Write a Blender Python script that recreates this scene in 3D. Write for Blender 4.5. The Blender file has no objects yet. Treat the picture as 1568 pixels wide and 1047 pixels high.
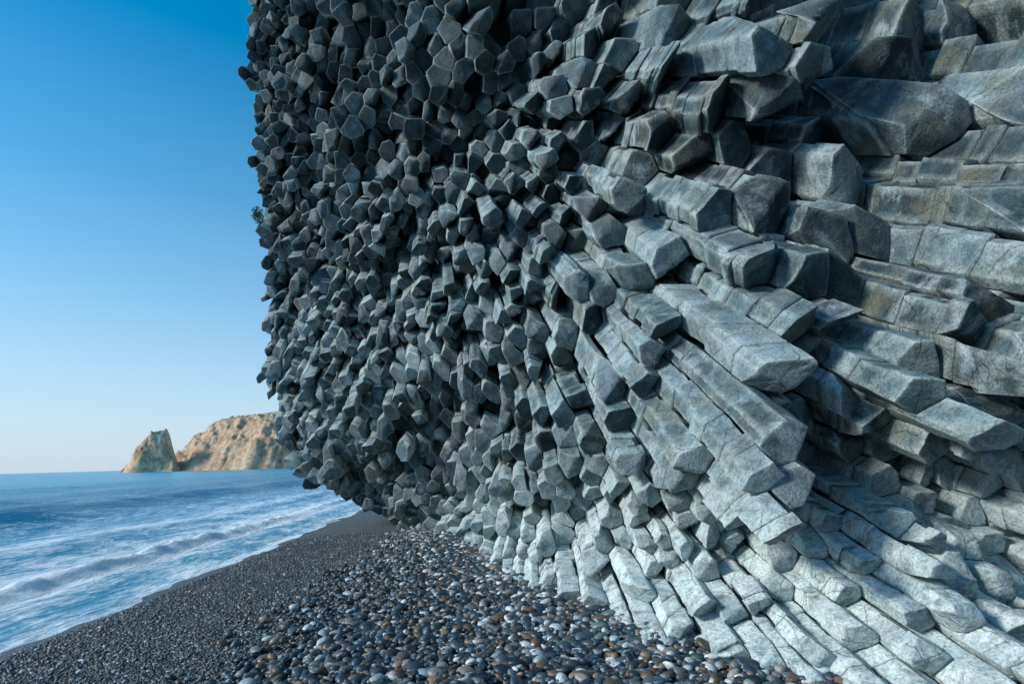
import bpy, math, random
import numpy as np
from mathutils import Matrix, Vector
rng=np.random.default_rng(11); random.seed(7)
scene=bpy.context.scene

# ------------------------------------------------------------------ helpers
def hsh(ix,iy,iz):
    n=(ix.astype(np.int64)*374761393+iy.astype(np.int64)*668265263+iz.astype(np.int64)*1274126177)&0xffffffff
    n=((n^(n>>13))*1103515245)&0xffffffff
    n=((n^(n>>16))*668265263)&0xffffffff
    n=n^(n>>15)
    return (n&0xffffff)/float(0xffffff)*2-1
def vnoise(P,seed=0):
    P=np.asarray(P,float)+seed*17.31
    I=np.floor(P); f=P-I; f=f*f*(3-2*f); I=I.astype(np.int64)
    r=0
    for dx in (0,1):
        wx=f[:,0] if dx else 1-f[:,0]
        for dy in (0,1):
            wy=f[:,1] if dy else 1-f[:,1]
            for dz in (0,1):
                wz=f[:,2] if dz else 1-f[:,2]
                r=r+hsh(I[:,0]+dx,I[:,1]+dy,I[:,2]+dz)*wx*wy*wz
    return r
def fbm(P,oct=4,seed=0):
    r=0;a=1;s=0
    for o in range(oct):
        r=r+a*vnoise(P*(2.03**o),seed+o*3); s+=a; a*=.5
    return r/s
def sm(x,a,b):
    t=np.clip((x-a)/(b-a),0,1); return t*t*(3-2*t)
def make_mesh(name,V,quads=None,tris=None,attrs={},mat=None,smooth=False):
    me=bpy.data.meshes.new(name)
    nq=0 if quads is None else len(quads); nt=0 if tris is None else len(tris)
    me.vertices.add(len(V)); me.vertices.foreach_set("co",np.asarray(V,np.float32).ravel())
    li=[];
    if nq: li.append(np.asarray(quads).ravel())
    if nt: li.append(np.asarray(tris).ravel())
    li=np.concatenate(li).astype(np.int32)
    me.loops.add(len(li)); me.loops.foreach_set("vertex_index",li)
    me.polygons.add(nq+nt)
    st=np.concatenate([np.arange(nq)*4, nq*4+np.arange(nt)*3]).astype(np.int32)
    me.polygons.foreach_set("loop_start",st)
    me.update(calc_edges=True); me.validate()
    for k,v in attrs.items():
        a=me.attributes.new(k,'FLOAT','POINT'); a.data.foreach_set("value",np.asarray(v,np.float32))
    if smooth: me.polygons.foreach_set("use_smooth",np.ones(len(me.polygons),bool))
    if mat: me.materials.append(mat)
    ob=bpy.data.objects.new(name,me); scene.collection.objects.link(ob)
    return ob
def grid_quads(nx,ny):
    i=np.arange(nx-1)[:,None]*ny+np.arange(ny-1)[None,:]
    i=i.ravel(); return np.stack([i,i+ny,i+ny+1,i+1],1)

class NT:
    def __init__(s,name):
        s.m=bpy.data.materials.new(name); s.m.use_nodes=True; s.t=s.m.node_tree; s.n=s.t.nodes
        s.b=s.n["Principled BSDF"]; s.tc=s.n.new("ShaderNodeTexCoord")
    def lk(s,a,b): s.t.links.new(a,b)
    def noise(s,scale,detail=6,rough=.6,vec=None,dist=0):
        x=s.n.new("ShaderNodeTexNoise"); x.inputs["Scale"].default_value=scale; x.inputs["Detail"].default_value=detail
        x.inputs["Roughness"].default_value=rough; x.inputs["Distortion"].default_value=dist
        s.lk(vec if vec else s.tc.outputs["Object"],x.inputs["Vector"]); return x.outputs["Fac"]
    def ramp(s,f,stops,interp='LINEAR'):
        r=s.n.new("ShaderNodeValToRGB"); e=r.color_ramp.elements; r.color_ramp.interpolation=interp
        while len(e)<len(stops): e.new(.5)
        for q,(p,c) in zip(e,stops):
            q.position=p; q.color=(c if len(c)==4 else (*c,1)) if hasattr(c,'__len__') else (c,c,c,1)
        s.lk(f,r.inputs[0]); return r.outputs[0]
    def mix(s,f,a,b,mode='MIX'):
        m=s.n.new("ShaderNodeMix"); m.data_type='RGBA'; m.blend_type=mode
        for v,i in ((f,0),(a,6),(b,7)):
            if isinstance(v,bpy.types.NodeSocket): s.lk(v,m.inputs[i])
            elif i==0: m.inputs[0].default_value=v
            else: m.inputs[i].default_value=(*v,1)
        return m.outputs[2]
    def math(s,op,a,b=0.0,c=None,clamp=False):
        m=s.n.new("ShaderNodeMath"); m.operation=op; m.use_clamp=clamp
        for i,v in enumerate((a,b,c)):
            if v is None: continue
            if isinstance(v,bpy.types.NodeSocket): s.lk(v,m.inputs[i])
            else: m.inputs[i].default_value=v
        return m.outputs[0]
    def attr(s,name):
        a=s.n.new("ShaderNodeAttribute"); a.attribute_name=name; return a.outputs["Fac"]
    def sep(s):
        x=s.n.new("ShaderNodeSeparateXYZ"); s.lk(s.tc.outputs["Object"],x.inputs[0]); return x.outputs
    def mrange(s,v,a,b):
        x=s.n.new("ShaderNodeMapRange"); x.inputs[1].default_value=a; x.inputs[2].default_value=b; s.lk(v,x.inputs[0]); return x.outputs[0]
    def bump(s,h,dist,strength=1,prev=None):
        b=s.n.new("ShaderNodeBump"); b.inputs["Distance"].default_value=dist; b.inputs["Strength"].default_value=strength
        s.lk(h,b.inputs["Height"])
        if prev: s.lk(prev,b.inputs["Normal"])
        return b.outputs[0]

# ------------------------------------------------------------------ materials
def rock_mat():
    k=NT("basalt"); xyz=k.sep()
    n1=k.noise(.8,4,.6); n2=k.noise(7,6,.65); n3=k.noise(48,4,.7); cr=k.attr("cellrnd"); ed=k.attr("edge"); jt=k.attr("joint"); en=k.attr("darkened_end")
    f=k.math('ADD',k.math('MULTIPLY',n1,.75),k.math('MULTIPLY',cr,.34))
    f=k.math('ADD',f,k.math('MULTIPLY',k.math('SUBTRACT',n2,.5),.6)); f=k.math('SUBTRACT',f,.08)
    base=k.ramp(f,[(.2,(.020,.034,.040)),(.38,(.056,.090,.101)),(.54,(.125,.178,.19)),(.78,(.36,.43,.44))])
    ol=k.ramp(k.noise(2.3,4,.65),[(.5,0),(.66,.6)])
    base=k.mix(ol,base,(.21,.19,.12))
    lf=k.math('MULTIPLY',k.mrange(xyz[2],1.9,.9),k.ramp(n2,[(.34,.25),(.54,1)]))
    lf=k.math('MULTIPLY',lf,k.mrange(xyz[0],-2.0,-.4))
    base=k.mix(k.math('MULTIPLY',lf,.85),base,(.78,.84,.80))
    pn=k.noise(1.3,6,.7,dist=.6)
    sea=k.math('MULTIPLY',k.mrange(xyz[0],-3.4,-6.0),k.mrange(xyz[2],10,6))
    pn=k.math('ADD',pn,k.math('MULTIPLY',sea,.06))
    pn=k.math('SUBTRACT',pn,k.math('MULTIPLY',k.mrange(xyz[2],4.0,7.0),.035))
    pp=k.ramp(pn,[(.52,0),(.63,.75)])
    base=k.mix(pp,base,(.46,.53,.53))
    base=k.mix(k.math('MULTIPLY',en,.85),base,k.mix(1.0,base,(.52,.55,.57),'MULTIPLY'))  # broken ends darker than side skins; lit-side against shaded-end contrast put into the colour
    e=k.math('MULTIPLY',ed,k.ramp(k.noise(5,4,.6),[(.35,.2),(.58,.9)]))
    base=k.mix(e,base,(.50,.54,.50))
    sp=k.ramp(n3,[(.3,.5),(.5,1),(.7,1.4)])
    base=k.mix(1.0,base,sp,'MULTIPLY')
    base=k.mix(1.0,base,(.94,1.0,1.01),'MULTIPLY')
    base=k.mix(k.math('MULTIPLY',jt,.9),base,(.012,.014,.014))
    v=k.n.new("ShaderNodeTexVoronoi"); v.feature='DISTANCE_TO_EDGE'; v.inputs["Scale"].default_value=2.6
    mp=k.n.new("ShaderNodeMix"); mp.data_type='VECTOR'; mp.inputs[0].default_value=.14
    nn=k.n.new("ShaderNodeTexNoise"); nn.inputs["Scale"].default_value=3; nn.inputs["Detail"].default_value=4
    k.lk(k.tc.outputs["Object"],nn.inputs["Vector"]); k.lk(k.tc.outputs["Object"],mp.inputs[4]); k.lk(nn.outputs["Color"],mp.inputs[5])
    k.lk(mp.outputs[1],v.inputs["Vector"])
    crk=k.ramp(v.outputs["Distance"],[(0,0),(.014,1)])
    crk=k.math('MAXIMUM',crk,k.ramp(k.noise(1.9,3,.5),[(.47,0),(.55,1)]))
    base=k.mix(1.0,base,k.ramp(crk,[(0,.5),(.6,1)]),'MULTIPLY')
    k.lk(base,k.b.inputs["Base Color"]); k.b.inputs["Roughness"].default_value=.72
    k.b.inputs["Specular IOR Level"].default_value=.28
    b=k.bump(crk,.012,.6)
    b=k.bump(n2,.025,.9,b); b=k.bump(n3,.018,.9,b)
    k.lk(b,k.b.inputs["Normal"])
    return k.m
ROCK=rock_mat()

def pebble_mat(name,bright=1.0):
    k=NT(name); r=k.attr("rnd"); n=k.noise(60,3,.6)
    c=k.ramp(r,[(0,(.010,.016,.022)),(.26,(.024,.043,.060)),(.48,(.052,.088,.115)),(.55,(.11,.078,.050)),(.61,(.15,.088,.050)),(.67,(.040,.060,.052)),
                (.80,(.12,.165,.19)),(.87,(.25,.16,.09)),(.93,(.29,.35,.37)),(1,(.60,.62,.60))])
    c=k.mix(1,c,k.ramp(n,[(.3,.65),(.7,1.3)]),'MULTIPLY')
    if bright!=1: c=k.mix(1,c,(bright,bright,bright),'MULTIPLY')
    k.lk(c,k.b.inputs["Base Color"]); k.b.inputs["Roughness"].default_value=.45
    k.lk(k.bump(n,.004,.5),k.b.inputs["Normal"])
    return k.m

# ------------------------------------------------------------------ terrain functions
def shore_x(y): return -4.4-.045*np.clip(y,-50,60)
def beach_z(x,y):
    d=x-shore_x(y)
    z=np.where(d>0,.05*d,.07*d)
    z=np.where(z<-5,-5,z); z=np.minimum(z,1.2)
    z=z+.16*np.exp(-((x+1.4)**2/1.2+(y-9.5)**2/7))
    return z

# ------------------------------------------------------------------ basalt cliff
def Yp(a): return 6.6-1.2*a
def DZ(b): return .17+.53*sm(b,.4,3.5)
def DX(b): return -.05+.19*sm(b,1.3,3.4)
CP=[(-2.4,11.5,.07),(-.4,7.2,.17),(.45,5.3,.17),(.89,4.2,.17),(1.32,3.5,.17),(1.95,3.0,.3),(2.5,2.5,.52),
(-1.91,11.2,.47),(-.35,8,.72),(.86,5.8,.99),(1.50,4.5,.98),(2.0,4.4,.90),(2.25,3.2,.6),(2.9,3.6,1.1),(2.55,3.0,1.0),
(2.15,5.0,1.5),(2.55,5.0,1.75),(2.2,4.95,2.0),(3.1,4.7,1.75),(1.45,4.05,1.5),(1.62,4.05,2.1),(3.0,3.2,1.6),
(-7.6,15.5,3.76),(-4.7,13,3.42),(-2.53,10.8,3.13),(-.96,9,2.89),(.15,7.3,2.67),(.9,6.1,2.51),(1.35,5.0,2.45),(2.4,4.2,2.75),(2.9,3.8,2.5),(3.1,3.2,2.2),
(-7.5,15.5,7.7),(-4.6,12.7,6.6),(-2.46,10.5,5.77),(-.93,8.7,5.07),(.15,7.2,4.49),(.92,6.2,4.1),(1.5,5.3,3.83),(2.33,4.8,3.64),(3.19,4.9,3.52),(3.3,3.9,3.2),(3.4,3.4,3.0),
(-7.6,15.5,11.7),(-4.46,12.3,9.6),(-2.35,10,8.1),(-.92,8.6,7.2),(.16,7.8,6.7),(1.0,6.8,6.07),(1.65,6,5.56),(2.33,5,4.9),(2.5,4.2,4.8),(3.3,5.2,4.6),(3.74,4.4,4.5),(4,4,4.27),
(-7.8,15.5,15.6),(-4.46,12.3,12.7),(-2.4,10.2,10.9),(.16,8,8.9),(1.87,6.8,7.8),(3.45,5.8,6.9),(5,5,6.2),
(-6.6,15,1.97),(-4.7,14,.7),(-4.9,13.5,1.77),(-2.7,11.5,1.47),(-.99,9.2,1.5),(.14,7,1.56),(.87,5.9,1.58),(1.25,4.9,1.6),
(-8,15.5,18),(-2.5,10.5,14),(3,7,10),(6,5,8),(4.5,1.8,1),(4.8,2,3),(5.5,3,5),(-2.4,11.4,-.9),(-.4,7,-.9),(.89,4.0,-.9),(1.32,3.3,-.9),(2.5,2.2,-.9)]
CP=np.array(CP,float)
A=CP[:,0].copy(); B=CP[:,2].copy()
for _ in range(150):
    T=Yp(A)-CP[:,1]
    A=.6*A+.4*(CP[:,0]-DX(B)*T)
    B=.6*B+.4*(CP[:,2]+DZ(B)*T)
T=Yp(A)-CP[:,1]
def phi(r2): return np.where(r2>1e-12,.5*r2*np.log(r2+1e-12),0)
n=len(A); r2=(A[:,None]-A)**2+(B[:,None]-B)**2
K=phi(r2)+np.eye(n)*.03; Pm=np.stack([np.ones(n),A,B],1)
M=np.block([[K,Pm],[Pm.T,np.zeros((3,3))]])
W=np.linalg.solve(M,np.concatenate([T,np.zeros(3)]))
def Tf(a,b):
    r=(a[:,None]-A)**2+(b[:,None]-B)**2
    return phi(r)@W[:n]+W[n]+W[n+1]*a+W[n+2]*b
def WM(a,b,t): return np.stack([a+DX(b)*t,Yp(a)-t,b-DZ(b)*t],-1)
def spacing(a,b):
    s=.235+.06*sm(-a,1.5,5.5)
    s=s+.08*sm(b,5.0,8.0)*sm(a,-6.0,-3.5)*sm(-a,-2.2,-.8)
    s=s+.14*sm(a,.7,2.6)*sm(b,1.9,3.2)+.12*sm(a,1.5,3)*sm(b,4,6)
    s=s-.05*sm(-b,-1.9,-1.1)*sm(a,-1.5,.5)-.035*sm(-b,-1.5,-1.1)*sm(a,.9,1.5)
    return s
N=120000
ca=rng.uniform(-8.8,6.8,N); cb=rng.uniform(-2,19,N)
ok=(cb<np.maximum(1.7+1.25*Yp(ca)+1.5,11.5)); ca=ca[ok]; cb=cb[ok]
def met(b):
    d=DZ(b); x=DX(b); return 1.2*d, 1/np.sqrt(1+d*d), (1-1.2*x)/np.sqrt(1+x*x)
cs=spacing(ca,cb)*rng.choice([.70,.82,.92,1.05,1.2],len(ca)); ck,cc,cu=met(cb)
acc=np.zeros((20000,2)); m=0
for x,y,s,kq,cq,uq in zip(ca,cb,cs,ck,cc,cu):
    if m:
        dx=acc[:m,0]-x; dy=(acc[:m,1]-y+kq*dx)*cq; dx=dx*uq
        if np.min(dx*dx+dy*dy)<s*s: continue
    acc[m]=(x,y); m+=1
pts=acc[:m].copy()
def voronoi(pts,sizes):
    out=[]; KK,CC,UU=met(pts[:,1])
    for i in range(len(pts)):
        kq,cq,uq=KK[i],CC[i],UU[i]
        du=pts[:,0]-pts[i,0]; dv=(pts[:,1]-pts[i,1]+kq*du)*cq; du=du*uq
        R=sizes[i]*1.3; d2=du*du+dv*dv
        nb=np.where(d2<(sizes[i]*3.0)**2)[0]; nb=nb[np.argsort(d2[nb])][1:22]
        poly=[(R*math.cos(q*math.pi/4+.2),R*math.sin(q*math.pi/4+.2)) for q in range(8)]
        for j in nb:
            nx,ny=du[j],dv[j]; mx=nx/2; my=ny/2
            ds=[(px-mx)*nx+(py-my)*ny for px,py in poly]
            if max(ds)<=0: continue
            new=[]; L=len(poly)
            for q in range(L):
                p0=poly[q];p1=poly[(q+1)%L];d0=ds[q];d1=ds[(q+1)%L]
                if d0<=0: new.append(p0)
                if (d0<0<d1) or (d1<0<d0):
                    u=d0/(d0-d1); new.append((p0[0]+u*(p1[0]-p0[0]),p0[1]+u*(p1[1]-p0[1])))
            poly=new
            if len(poly)<3: break
        if len(poly)<3: out.append([]); continue
        P=np.array(poly); ua=P[:,0]/uq; w=pts[i,1]+P[:,1]/cq-kq*ua
        out.append(np.stack([ua+pts[i,0],w],1))
    return out
sizes=spacing(pts[:,0],pts[:,1])
for it in range(2):
    vs=voronoi(pts,sizes)
    for i,p in enumerate(vs):
        if len(p)>2:
            c=np.mean(p,axis=0); pts[i]=pts[i]*.6+c*.4
vs=voronoi(pts,sizes)
Tc=Tf(pts[:,0],pts[:,1])
p3=np.stack([pts[:,0],pts[:,1],np.zeros(len(pts))],1)
big=sm(pts[:,0],0,2.5); far=sm(-pts[:,0],-.5,5)
panel=np.exp(-((pts[:,0]-2.5)/.5)**2-((pts[:,1]-1.45)/.35)**2)
slab=sm(-pts[:,1],-1.4,-1.0)*sm(pts[:,0],1,1.5)
led=fbm(p3*.75,3,5)*1.0+vnoise(p3*1.8,9)*.6
lv=.36; led_q=np.round((led+.05*rng.normal(size=len(led)))/lv)*lv
rel=.35*led+.65*led_q
calm=(1-.6*panel)*(1-.45*slab)
jit=rng.normal(0,.13+.07*big,len(pts))
hol=rng.random(len(pts))<.10; out_=(rng.random(len(pts))<.14)&(pts[:,0]>-6.3)
Tc=Tc+(rel*(1.05-.1*big)+jit-hol*rng.uniform(.3,.8,len(pts))+out_*rng.uniform(.15,.5,len(pts)))*calm
Vs=[];Qs=[];Ts=[];at_c=[];at_e=[];at_j=[];at_n=[];off=0;ncell=0
XZ=[-.5,.2,.85,1.6,2.8,4,8,13,19]; XX=[-2.2,-3.2,-4.8,-6.2,-6.95,-7.1,-7.2,-7.4,-7.75]
for i,poly in enumerate(vs):
    if len(poly)<3: continue
    a0,b0=pts[i]; t0=Tc[i]
    end=WM(np.array(a0),np.array(b0),t0)
    if end[2]<-1.0 or end[2]>max(1.7+1.2*end[1]+1.5,9.5) or end[1]<1.2: continue
    zz=end[2]
    jx=.16*math.sin(zz*1.7+1)+.12*math.sin(zz*4.1)
    if end[0]<np.interp(zz,XZ,XX)+jx: continue
    ncell+=1
    P=poly; c=P.mean(0); size=sizes[i]
    keep=[q for q in range(len(P)) if np.hypot(*(P[q]-P[q-1]))>.16*size]
    if len(keep)>=4: P=P[keep]
    near=end[1]<6.0; farc=end[1]>9
    fr=[.012,.27,.5,.73,.988] if near else ([.02,.5,.98] if not farc else [.02,.98])
    k=len(P); per=[];cor=[]
    for q in range(k):
        p0=P[q];p1=P[(q+1)%k]
        for f in fr:
            per.append(p0+(p1-p0)*f); cor.append(1.0 if f<.1 or f>.9 else 0.0)
    per=np.array(per); cor=np.array(cor); mm=len(per)
    g=1-.007/size
    tilt=rng.normal(0,.20,2); 
    if rng.random()<.2: tilt*=2.2
    bev=.002+.005*rng.random()
    rings=[(0,.3,0,0),(0,.58,0,0),(0,.82,0,0),(0.0,1-2.0*bev/size,.3,0),(bev,1.0,1,0)]
    o=bev; step=.07 if near else (.13 if not farc else .22)
    nextj=rng.uniform(.07,.33); sc=1.0; vis=2.3 if near else 2.0
    shifts=[(0,0)]*5; sh=np.zeros(2)
    while o<vis:
        if o+step>=nextj:
            o=nextj
            if rng.random()<.9:
                gw=rng.uniform(.004,.014)
                rings+= [(o,sc*1.0,.5,0),(o+gw*.4,sc*.92,0,1),(o+gw*.6,sc*.92,0,1)]; shifts+=[tuple(sh)]*3
                sc=rng.uniform(.89,1.0); sh=rng.normal(0,.045*size,2)
                rings+= [(o+gw,sc,.6,0)]; shifts+=[tuple(sh)]; o+=gw
            nextj=o+rng.uniform(.10,.42)
        else:
            o+=step*rng.uniform(.8,1.2)
            rings.append((o,sc,0,0)); shifts.append(tuple(sh))
    rings.append((4.4,1.0,0,0)); shifts.append((0,0))
    nr=len(rings)
    dzc=float(DZ(np.array(b0))); dxc=float(DX(np.array(b0)))
    chip=np.clip(vnoise(np.column_stack([per*7,np.full(mm,i*.7)]),3)-.35,0,1)*.09*cor.clip(.35,1)*(size/.35)
    brk=[]
    for _ in range(rng.choice([0,1,1,2])):
        an=rng.uniform(0,6.283); brk.append((np.array([math.cos(an),math.sin(an)]),rng.uniform(.05,.40)*size,rng.uniform(1.0,4.5)))
    allv=[];ee=[];jj=[]
    for j,(oo,s,e,jo) in enumerate(rings):
        q=c+(per-c)*s*g+np.array(shifts[j])
        d=q-c
        lin=((Yp(q[:,0])-Yp(c[0]))+dzc*d[:,1]-dxc*d[:,0])/(1+dzc*dzc+dxc*dxc)+tilt[0]*d[:,0]+tilt[1]*d[:,1]
        cut=0
        for (nn_,th,kk) in brk: cut=np.maximum(cut,kk*np.maximum(0,d@nn_-th))
        t=t0+lin-oo
        if j<=4: t=t-chip*(s**3)-cut
        else: t=np.minimum(t,t0+lin-cut-bev-chip-.002*j)
        allv.append(WM(q[:,0],q[:,1],t)); ee.append(np.maximum(e*(.6+.4*cor),cor*.6*(1 if j>3 else .0))*(1-jo)); jj.append(np.full(mm,float(jo)))
    allv=np.concatenate(allv); ee=np.concatenate(ee); jj=np.concatenate(jj)
    cen=WM(np.array(c[0]),np.array(c[1]),t0)
    V=np.vstack([allv,cen[None]])
    idx=np.arange(mm); nx=(idx+1)%mm
    q=[]
    for j in range(nr-1):
        a_=off+j*mm
        q.append(np.stack([a_+idx,a_+mm+idx,a_+mm+nx,a_+nx],1))
    Qs.append(np.concatenate(q)); ci=off+nr*mm
    Ts.append(np.stack([np.full(mm,ci),off+idx,off+nx],1))
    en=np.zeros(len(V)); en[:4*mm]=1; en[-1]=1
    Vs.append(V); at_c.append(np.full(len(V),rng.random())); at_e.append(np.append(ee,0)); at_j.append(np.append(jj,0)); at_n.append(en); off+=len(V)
V=np.concatenate(Vs)
for ax in range(3):
    V[:,ax]+=vnoise(V*2.7,20+ax)*.009+vnoise(V*8.0,30+ax)*.006+vnoise(V*24,40+ax)*.005
cliff=make_mesh("basalt_column_cliff",V,np.concatenate(Qs),np.concatenate(Ts),{"cellrnd":np.concatenate(at_c),"edge":np.concatenate(at_e),"joint":np.concatenate(at_j),"darkened_end":np.concatenate(at_n)},ROCK)
print("cells",ncell,"verts",len(V))

# ------------------------------------------------------------------ ground sheet
def axis(lo,hi,fine_lo,fine_hi,step):
    a=list(np.arange(fine_lo,fine_hi,step)); s=step;x=fine_lo;L=[]
    while x>lo: s*=1.35; x-=s; L.append(x)
    s=step;x=a[-1];R=[]
    while x<hi: s*=1.35; x+=s; R.append(x)
    return np.array(L[::-1]+a+R)
gx=axis(-9000,9000,-8,4,.08); gy=axis(-9000,12000,1,20,.09)
X,Y=np.meshgrid(gx,gy,indexing='ij'); X=X.ravel();Y=Y.ravel()
Z=beach_z(X,Y)+.02*fbm(np.stack([X*1.5,Y*1.5,X*0],1),3,50)*((X>-9)&(X<6)&(Y<25)&(Y>-3))
k=NT("beach_gravel")
v=k.n.new("ShaderNodeTexVoronoi"); v.inputs["Scale"].default_value=55; k.lk(k.tc.outputs["Object"],v.inputs["Vector"])
sepc=k.n.new("ShaderNodeSeparateColor"); k.lk(v.outputs["Color"],sepc.inputs[0])
c=k.ramp(sepc.outputs[0],[(0,(.02,.024,.028)),(.4,(.055,.066,.072)),(.7,(.10,.105,.105)),(.92,(.15,.14,.12)),(1,(.3,.3,.29))])
k.lk(c,k.b.inputs["Base Color"]); k.b.inputs["Roughness"].default_value=.5
hh=k.math('SUBTRACT',1.0,v.outputs["Distance"])
k.lk(k.bump(hh,.012,1),k.b.inputs["Normal"])
make_mesh("beach_ground",np.stack([X,Y,Z],1),grid_quads(len(gx),len(gy)),None,{},k.m,True)

# ------------------------------------------------------------------ pebbles
def ico(sub):
    import bmesh
    bm=bmesh.new(); bmesh.ops.create_icosphere(bm,subdivisions=sub,radius=1)
    v=np.array([p.co[:] for p in bm.verts]); f=np.array([[w.index for w in fc.verts] for fc in bm.faces]); bm.free(); return v,f
def cliff_x(y): return np.interp(y,[2,3.2,3.5,4.2,5.3,7.2,9,11.5,14],[2.8,2.1,1.32,.89,.45,-.4,-1.1,-2.4,-3.6])
def scatter(name,x,y,r,sub,mat,lift=0,rndp=None):
    bv,bf=ico(sub); n=len(x); nv=len(bv)
    sx=r*rng.uniform(.85,1.35,n); sy=r*rng.uniform(.65,1.0,n); sz=r*rng.uniform(.4,.7,n)
    L=bv[None]*np.stack([sx,sy,sz],1)[:,None,:]
    L=L*(1+.13*vnoise((bv[None]*1.3+rng.uniform(0,99,(n,1,3))).reshape(-1,3),2).reshape(n,nv,1))
    ty=rng.normal(0,.35,n); c,s=np.cos(ty)[:,None],np.sin(ty)[:,None]
    Lx=L[...,0]*c+L[...,2]*s; Lz=-L[...,0]*s+L[...,2]*c; Ly=L[...,1]
    tx=rng.normal(0,.3,n); c,s=np.cos(tx)[:,None],np.sin(tx)[:,None]
    Ly,Lz=Ly*c-Lz*s,Ly*s+Lz*c
    yw=rng.uniform(0,6.28,n); c,s=np.cos(yw)[:,None],np.sin(yw)[:,None]
    Lx,Ly=Lx*c-Ly*s,Lx*s+Ly*c
    z=beach_z(x,y)+.02*fbm(np.stack([x*1.5,y*1.5,x*0],1),3,50)+lift
    V=np.stack([Lx+x[:,None],Ly+y[:,None],Lz+z[:,None]],-1).reshape(-1,3)
    F=(bf[None]+(np.arange(n)*nv)[:,None,None]).reshape(-1,3)
    rn=rng.random(n) if rndp is None else rndp
    return make_mesh(name,V,None,F,{"rnd":np.repeat(rn,nv)},mat,True)
n=26000
y=2.2+10.8*rng.random(n)**1.25; 
xl=-2.35-.1*np.sin(y*1.3)+.12*np.sin(y*3.1)+.02*y+rng.normal(0,.25,n); xr=cliff_x(y)+.55
x=xl+(xr-xl)*rng.random(n)**.85
r=np.clip(rng.lognormal(-3.47,.36,n),.012,.075)
cd=np.clip((cliff_x(y)-x)/2.2,0,1)
rn=np.clip(rng.random(n)+.15*(1-cd)-.03,0,1)
scatter("beach_pebbles",x,y,r,2,pebble_mat("pebble_stone"),rng.uniform(.0,.035,n),rn)
n=60000
y=2.6+9.5*rng.random(n)**1.4; x=shore_x(y)-.1+(-1.7-shore_x(y))*rng.random(n)
r=np.clip(rng.lognormal(-4.5,.36,n),.006,.026)
scatter("beach_shingle",x,y,r,1,pebble_mat("shingle_stone",.95),rng.uniform(-.002,.006,n))

# ------------------------------------------------------------------ sea
sx=-4.0-np.cumsum(np.concatenate([[0],np.full(160,.06)])); 
s=.06;xx=sx[-1];L=[]
while xx>-9000: s*=1.05; xx-=s; L.append(xx)
sx=np.concatenate([sx,L])
ys=[-8000,-2000,-500,-100,-30]+list(np.arange(-10,26,.12)); s=.12;yy=ys[-1]
while yy<12000: s*=1.05; yy+=s; ys.append(yy)
sy=np.array(ys)
X,Y=np.meshgrid(sx,sy,indexing='ij'); X=X.ravel();Y=Y.ravel()
wob=.55*fbm(np.stack([Y*.25,X*.1,Y*0],1),3,60)
q=shore_x(Y)-X+wob
fade=np.exp(-np.abs(Y)/300)*np.exp(-np.abs(X)/400)
amp=.7+.6*vnoise(np.stack([Y*.13,X*.05,Y*0],1),66)
rough=fbm(np.stack([X*3,Y*3,X*0],1),3,67)
cw=np.exp(-((q-2.3)/.26)**2)
Z=-.02+cw*amp*(.20+.14*rough)+.18*np.exp(-((q-5.2)/.9)**2)*amp+.42*np.exp(-((q-13)/1.5)**2)+.3*np.exp(-((q-24)/2.4)**2)+.3*np.exp(-((q-40)/3.4)**2)
Z+=fade*sm(q,1,12)*(.20*fbm(np.stack([X*.35,Y*.16,X*0],1),3,61))+.035*fbm(np.stack([X*1.3,Y*.8,X*0],1),3,62)*sm(q,0,2)
k=NT("sea_water"); xyz=k.sep(); cra=k.attr("crest"); wq=k.attr("offshore")
mpn=k.n.new("ShaderNodeMapping"); mpn.inputs["Scale"].default_value=(1,.45,1); k.lk(k.tc.outputs["Object"],mpn.inputs[0])
nA=k.noise(.7,5,.6,mpn.outputs[0],.4); nB=k.noise(2.2,8,.72,mpn.outputs[0],.9); nC=k.noise(11,6,.75,mpn.outputs[0],.3)
qd=k.math('ADD',wq,k.math('MULTIPLY',k.math('SUBTRACT',nA,.5),1.2))
mr=k.math('DIVIDE',qd,40.0)
band=k.ramp(mr,[(0,1.2),(.008,.74),(.03,.48),(.045,.62),(.062,1.0),(.085,.78),(.11,.48),(.14,.82),(.19,.50),(.27,.44),(.31,.12),(.36,.08),(.40,.44),(.55,.24),(1,.20)])
fm=k.math('ADD',band,k.math('MULTIPLY',k.math('SUBTRACT',nB,.5),2.3))
fm=k.math('ADD',fm,k.math('MULTIPLY',k.math('SUBTRACT',nC,.5),1.4))
fm=k.math('ADD',fm,k.math('MULTIPLY',cra,.9))
foam=k.ramp(fm,[(.36,0),(.64,.5),(.95,1)])
deep=k.ramp(k.math('DIVIDE',wq,60.0,clamp=True),[(0,(.025,.29,.45)),(.12,(.010,.27,.46)),(.22,(.003,.16,.28)),(.3,(.004,.19,.33)),(1,(.006,.31,.47))])
col=k.mix(k.math('MULTIPLY',foam,.95),deep,(.82,.90,.94))
k.lk(col,k.b.inputs["Base Color"]); k.b.inputs["Specular IOR Level"].default_value=.3
k.lk(k.ramp(foam,[(0,.22),(1,.75)]),k.b.inputs["Roughness"]); k.b.inputs["IOR"].default_value=1.33
b=k.bump(k.noise(1.6,5,.6,mpn.outputs[0]),.3,.7); b=k.bump(nC,.06,.8,b)
k.lk(b,k.b.inputs["Normal"])
make_mesh("sea_water",np.stack([X,Y,Z],1),grid_quads(len(sx),len(sy))[:,::-1],None,{"crest":np.exp(-((q-2.1)/.30)**2)*(.6+.5*amp),"offshore":q},k.m,True)

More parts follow.
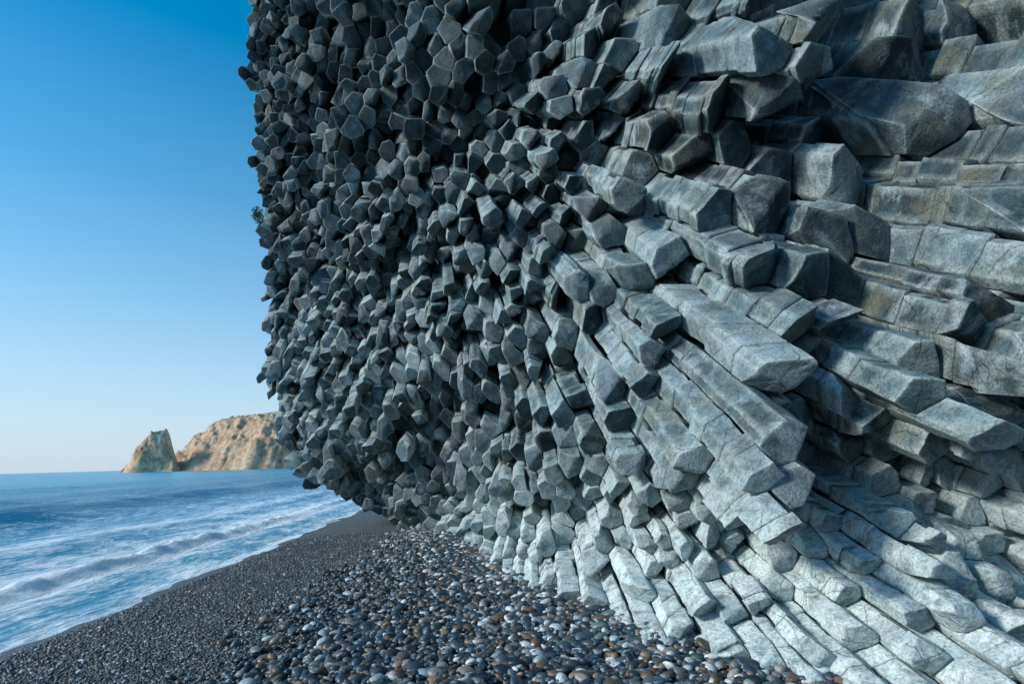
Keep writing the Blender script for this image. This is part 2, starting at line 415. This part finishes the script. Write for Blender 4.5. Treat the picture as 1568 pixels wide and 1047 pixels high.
# ------------------------------------------------------------------ distant headland and sea stack
k=NT("sandstone_headland"); xyz=k.sep()
n1=k.noise(.06,6,.65); n2=k.noise(.3,8,.75)
c=k.ramp(n1,[(.3,(.62,.38,.23)),(.5,(.84,.58,.38)),(.7,(.90,.73,.54))])
g=k.n.new("ShaderNodeNewGeometry"); sn=k.n.new("ShaderNodeSeparateXYZ"); k.lk(g.outputs["True Normal"],sn.inputs[0])
veg=k.math('MULTIPLY',k.ramp(sn.outputs[2],[(.5,0),(.78,1)]),k.ramp(n2,[(.46,0),(.55,1)]))
c=k.mix(k.math('MULTIPLY',veg,.6),c,(.28,.26,.15))
c=k.mix(1,c,k.ramp(n2,[(.38,.5),(.56,1.1)]),'MULTIPLY')
k.lk(c,k.b.inputs["Base Color"]); k.b.inputs["Roughness"].default_value=.9; k.b.inputs["Specular IOR Level"].default_value=.1
k.lk(k.bump(n2,3.5,.9),k.b.inputs["Normal"]); HM=k.m
def hill(name,x0,x1,y0,y1,st,fn):
    gx=np.arange(x0,x1,st); gy=np.arange(y0,y1,st)
    X,Y=np.meshgrid(gx,gy,indexing='ij'); X=X.ravel();Y=Y.ravel()
    Z=fn(X,Y); make_mesh(name,np.stack([X,Y,Z],1),grid_quads(len(gx),len(gy)),None,{},HM,False)
def ridged(X,Y,s,seed): return 1-np.abs(fbm(np.stack([X*s,Y*s,X*0],1),5,seed))*2.2
def head(X,Y):
    Xn=X*408/Y
    h=np.interp(Xn,[-272,-268,-262,-256,-252,-246,-238,-230,-215,-200,-190,-170,-60,60],[-4,12,15,20,26,28,34,38,40,41,42,43,48,40])*Y/408
    front=402+17*fbm(np.stack([X*.03,Y*0,X*0],1),5,71)-10*np.exp(-((X+190)/50)**2)
    d=Y-front
    prof=sm(d,-6,18)*.55+.45*sm(d,8,42); prof*=1-sm(Y,500,560)
    return h*prof+ (ridged(X,Y,.06,72)-.6)*12*prof*(1-.7*sm(d,20,40))-4*(1-sm(d,-9,0))+6*prof*fbm(np.stack([X*.25,Y*.25,X*0],1),4,73)
hill("headland",-300,60,375,560,1.1,head)
def stack(X,Y):
    hx=np.interp(X,[-311,-307,-300,-293,-288,-284,-281.5,-278,-275,-273,-271,-266,-260],[-3,2,8,16,24,30,32,33,33,29,17,8,-3])
    w=np.interp(X,[-311,-290,-278,-270,-258],[8,13,13,11,7])
    d=np.abs(Y-404-3*np.sin(X*.2))/w
    p=1-sm(d,.1,1.2)
    return hx*p+(ridged(X,Y,.12,75)-.6)*7*p*sm(p,0,.5)*(1-.75*sm(d,.3,0))-3*(1-p)
hill("sea_stack_rock",-316,-254,380,430,.7,stack)

# ------------------------------------------------------------------ shrub on cliff edge
k=NT("shrub_leaf"); k.lk(k.ramp(k.attr("rnd"),[(0,(.03,.07,.03)),(1,(.08,.13,.05))]),k.b.inputs["Base Color"])
n=300; d=rng.normal(0,1,(n,3)); d/=np.linalg.norm(d,axis=1)[:,None]
cpos=np.array([-7.25,15.0,9.05])+d*rng.random((n,1))**.6*np.array([.18,.16,.28])
u=rng.normal(0,1,(n,3)); u/=np.linalg.norm(u,axis=1)[:,None]; w=np.cross(u,rng.normal(0,1,(n,3))); w/=np.linalg.norm(w,axis=1)[:,None]
V=np.stack([cpos-u*.045,cpos+w*.015,cpos+u*.045,cpos-w*.015],1).reshape(-1,3)
F=(np.arange(n)*4)[:,None]+np.arange(4)[None]
make_mesh("shrub",V,F,None,{"rnd":np.repeat(rng.random(n),4)},k.m)

# ------------------------------------------------------------------ light
sd=Vector((-.86,-.20,.47)).normalized()
elev=math.asin(sd.z)
L=bpy.data.lights.new("sun","SUN"); L.energy=3.8; L.angle=math.radians(12); L.color=(1,.97,.92)
lo=bpy.data.objects.new("sun",L); scene.collection.objects.link(lo)
lo.rotation_euler=sd.to_track_quat('Z','Y').to_euler()
w=bpy.data.worlds.new("World"); scene.world=w; w.use_nodes=True; nt=w.node_tree
bg=nt.nodes["Background"]; sk=nt.nodes.new("ShaderNodeTexSky"); sk.sky_type='NISHITA'; sk.sun_disc=False
sk.sun_elevation=elev; sk.sun_rotation=math.atan2(sd.x,sd.y); sk.ozone_density=2.5; sk.air_density=1.0; sk.dust_density=.3
hs=nt.nodes.new("ShaderNodeHueSaturation"); hs.inputs["Saturation"].default_value=1.6; hs.inputs["Value"].default_value=1.3; hs.inputs["Hue"].default_value=.484
nt.links.new(sk.outputs[0],hs.inputs["Color"])
tc=nt.nodes.new("ShaderNodeTexCoord"); sp=nt.nodes.new("ShaderNodeSeparateXYZ"); nt.links.new(tc.outputs["Generated"],sp.inputs[0])
rp=nt.nodes.new("ShaderNodeValToRGB"); e=rp.color_ramp.elements; e.new(.5);e.new(.5);e.new(.5)
for q,(p,v) in zip(e,[(0,.97),(.10,.80),(.25,.48),(.42,.18),(.6,0.0)]): q.position=p; q.color=(v,v,v,1)
nt.links.new(sp.outputs[2],rp.inputs[0])
mx=nt.nodes.new("ShaderNodeMix"); mx.data_type='RGBA'; nt.links.new(rp.outputs[0],mx.inputs[0]); nt.links.new(hs.outputs[0],mx.inputs[6]); mx.inputs[7].default_value=(4.0,5.0,6.0,1)
nt.links.new(mx.outputs[2],bg.inputs[0]); bg.inputs[1].default_value=.14

# ------------------------------------------------------------------ camera
cam=bpy.data.cameras.new("camera"); co=bpy.data.objects.new("camera",cam); scene.collection.objects.link(co)
cam.lens=18; cam.sensor_width=36; cam.shift_y=.115; cam.clip_start=.05; cam.clip_end=20000
co.matrix_world=Matrix.Translation((0,0,1.7))@Matrix.Rotation(math.radians(90),4,'X')@Matrix.Rotation(math.radians(-1.56),4,'Z')
scene.camera=co
scene.view_settings.view_transform='Standard'; scene.view_settings.look='None'; scene.view_settings.exposure=0
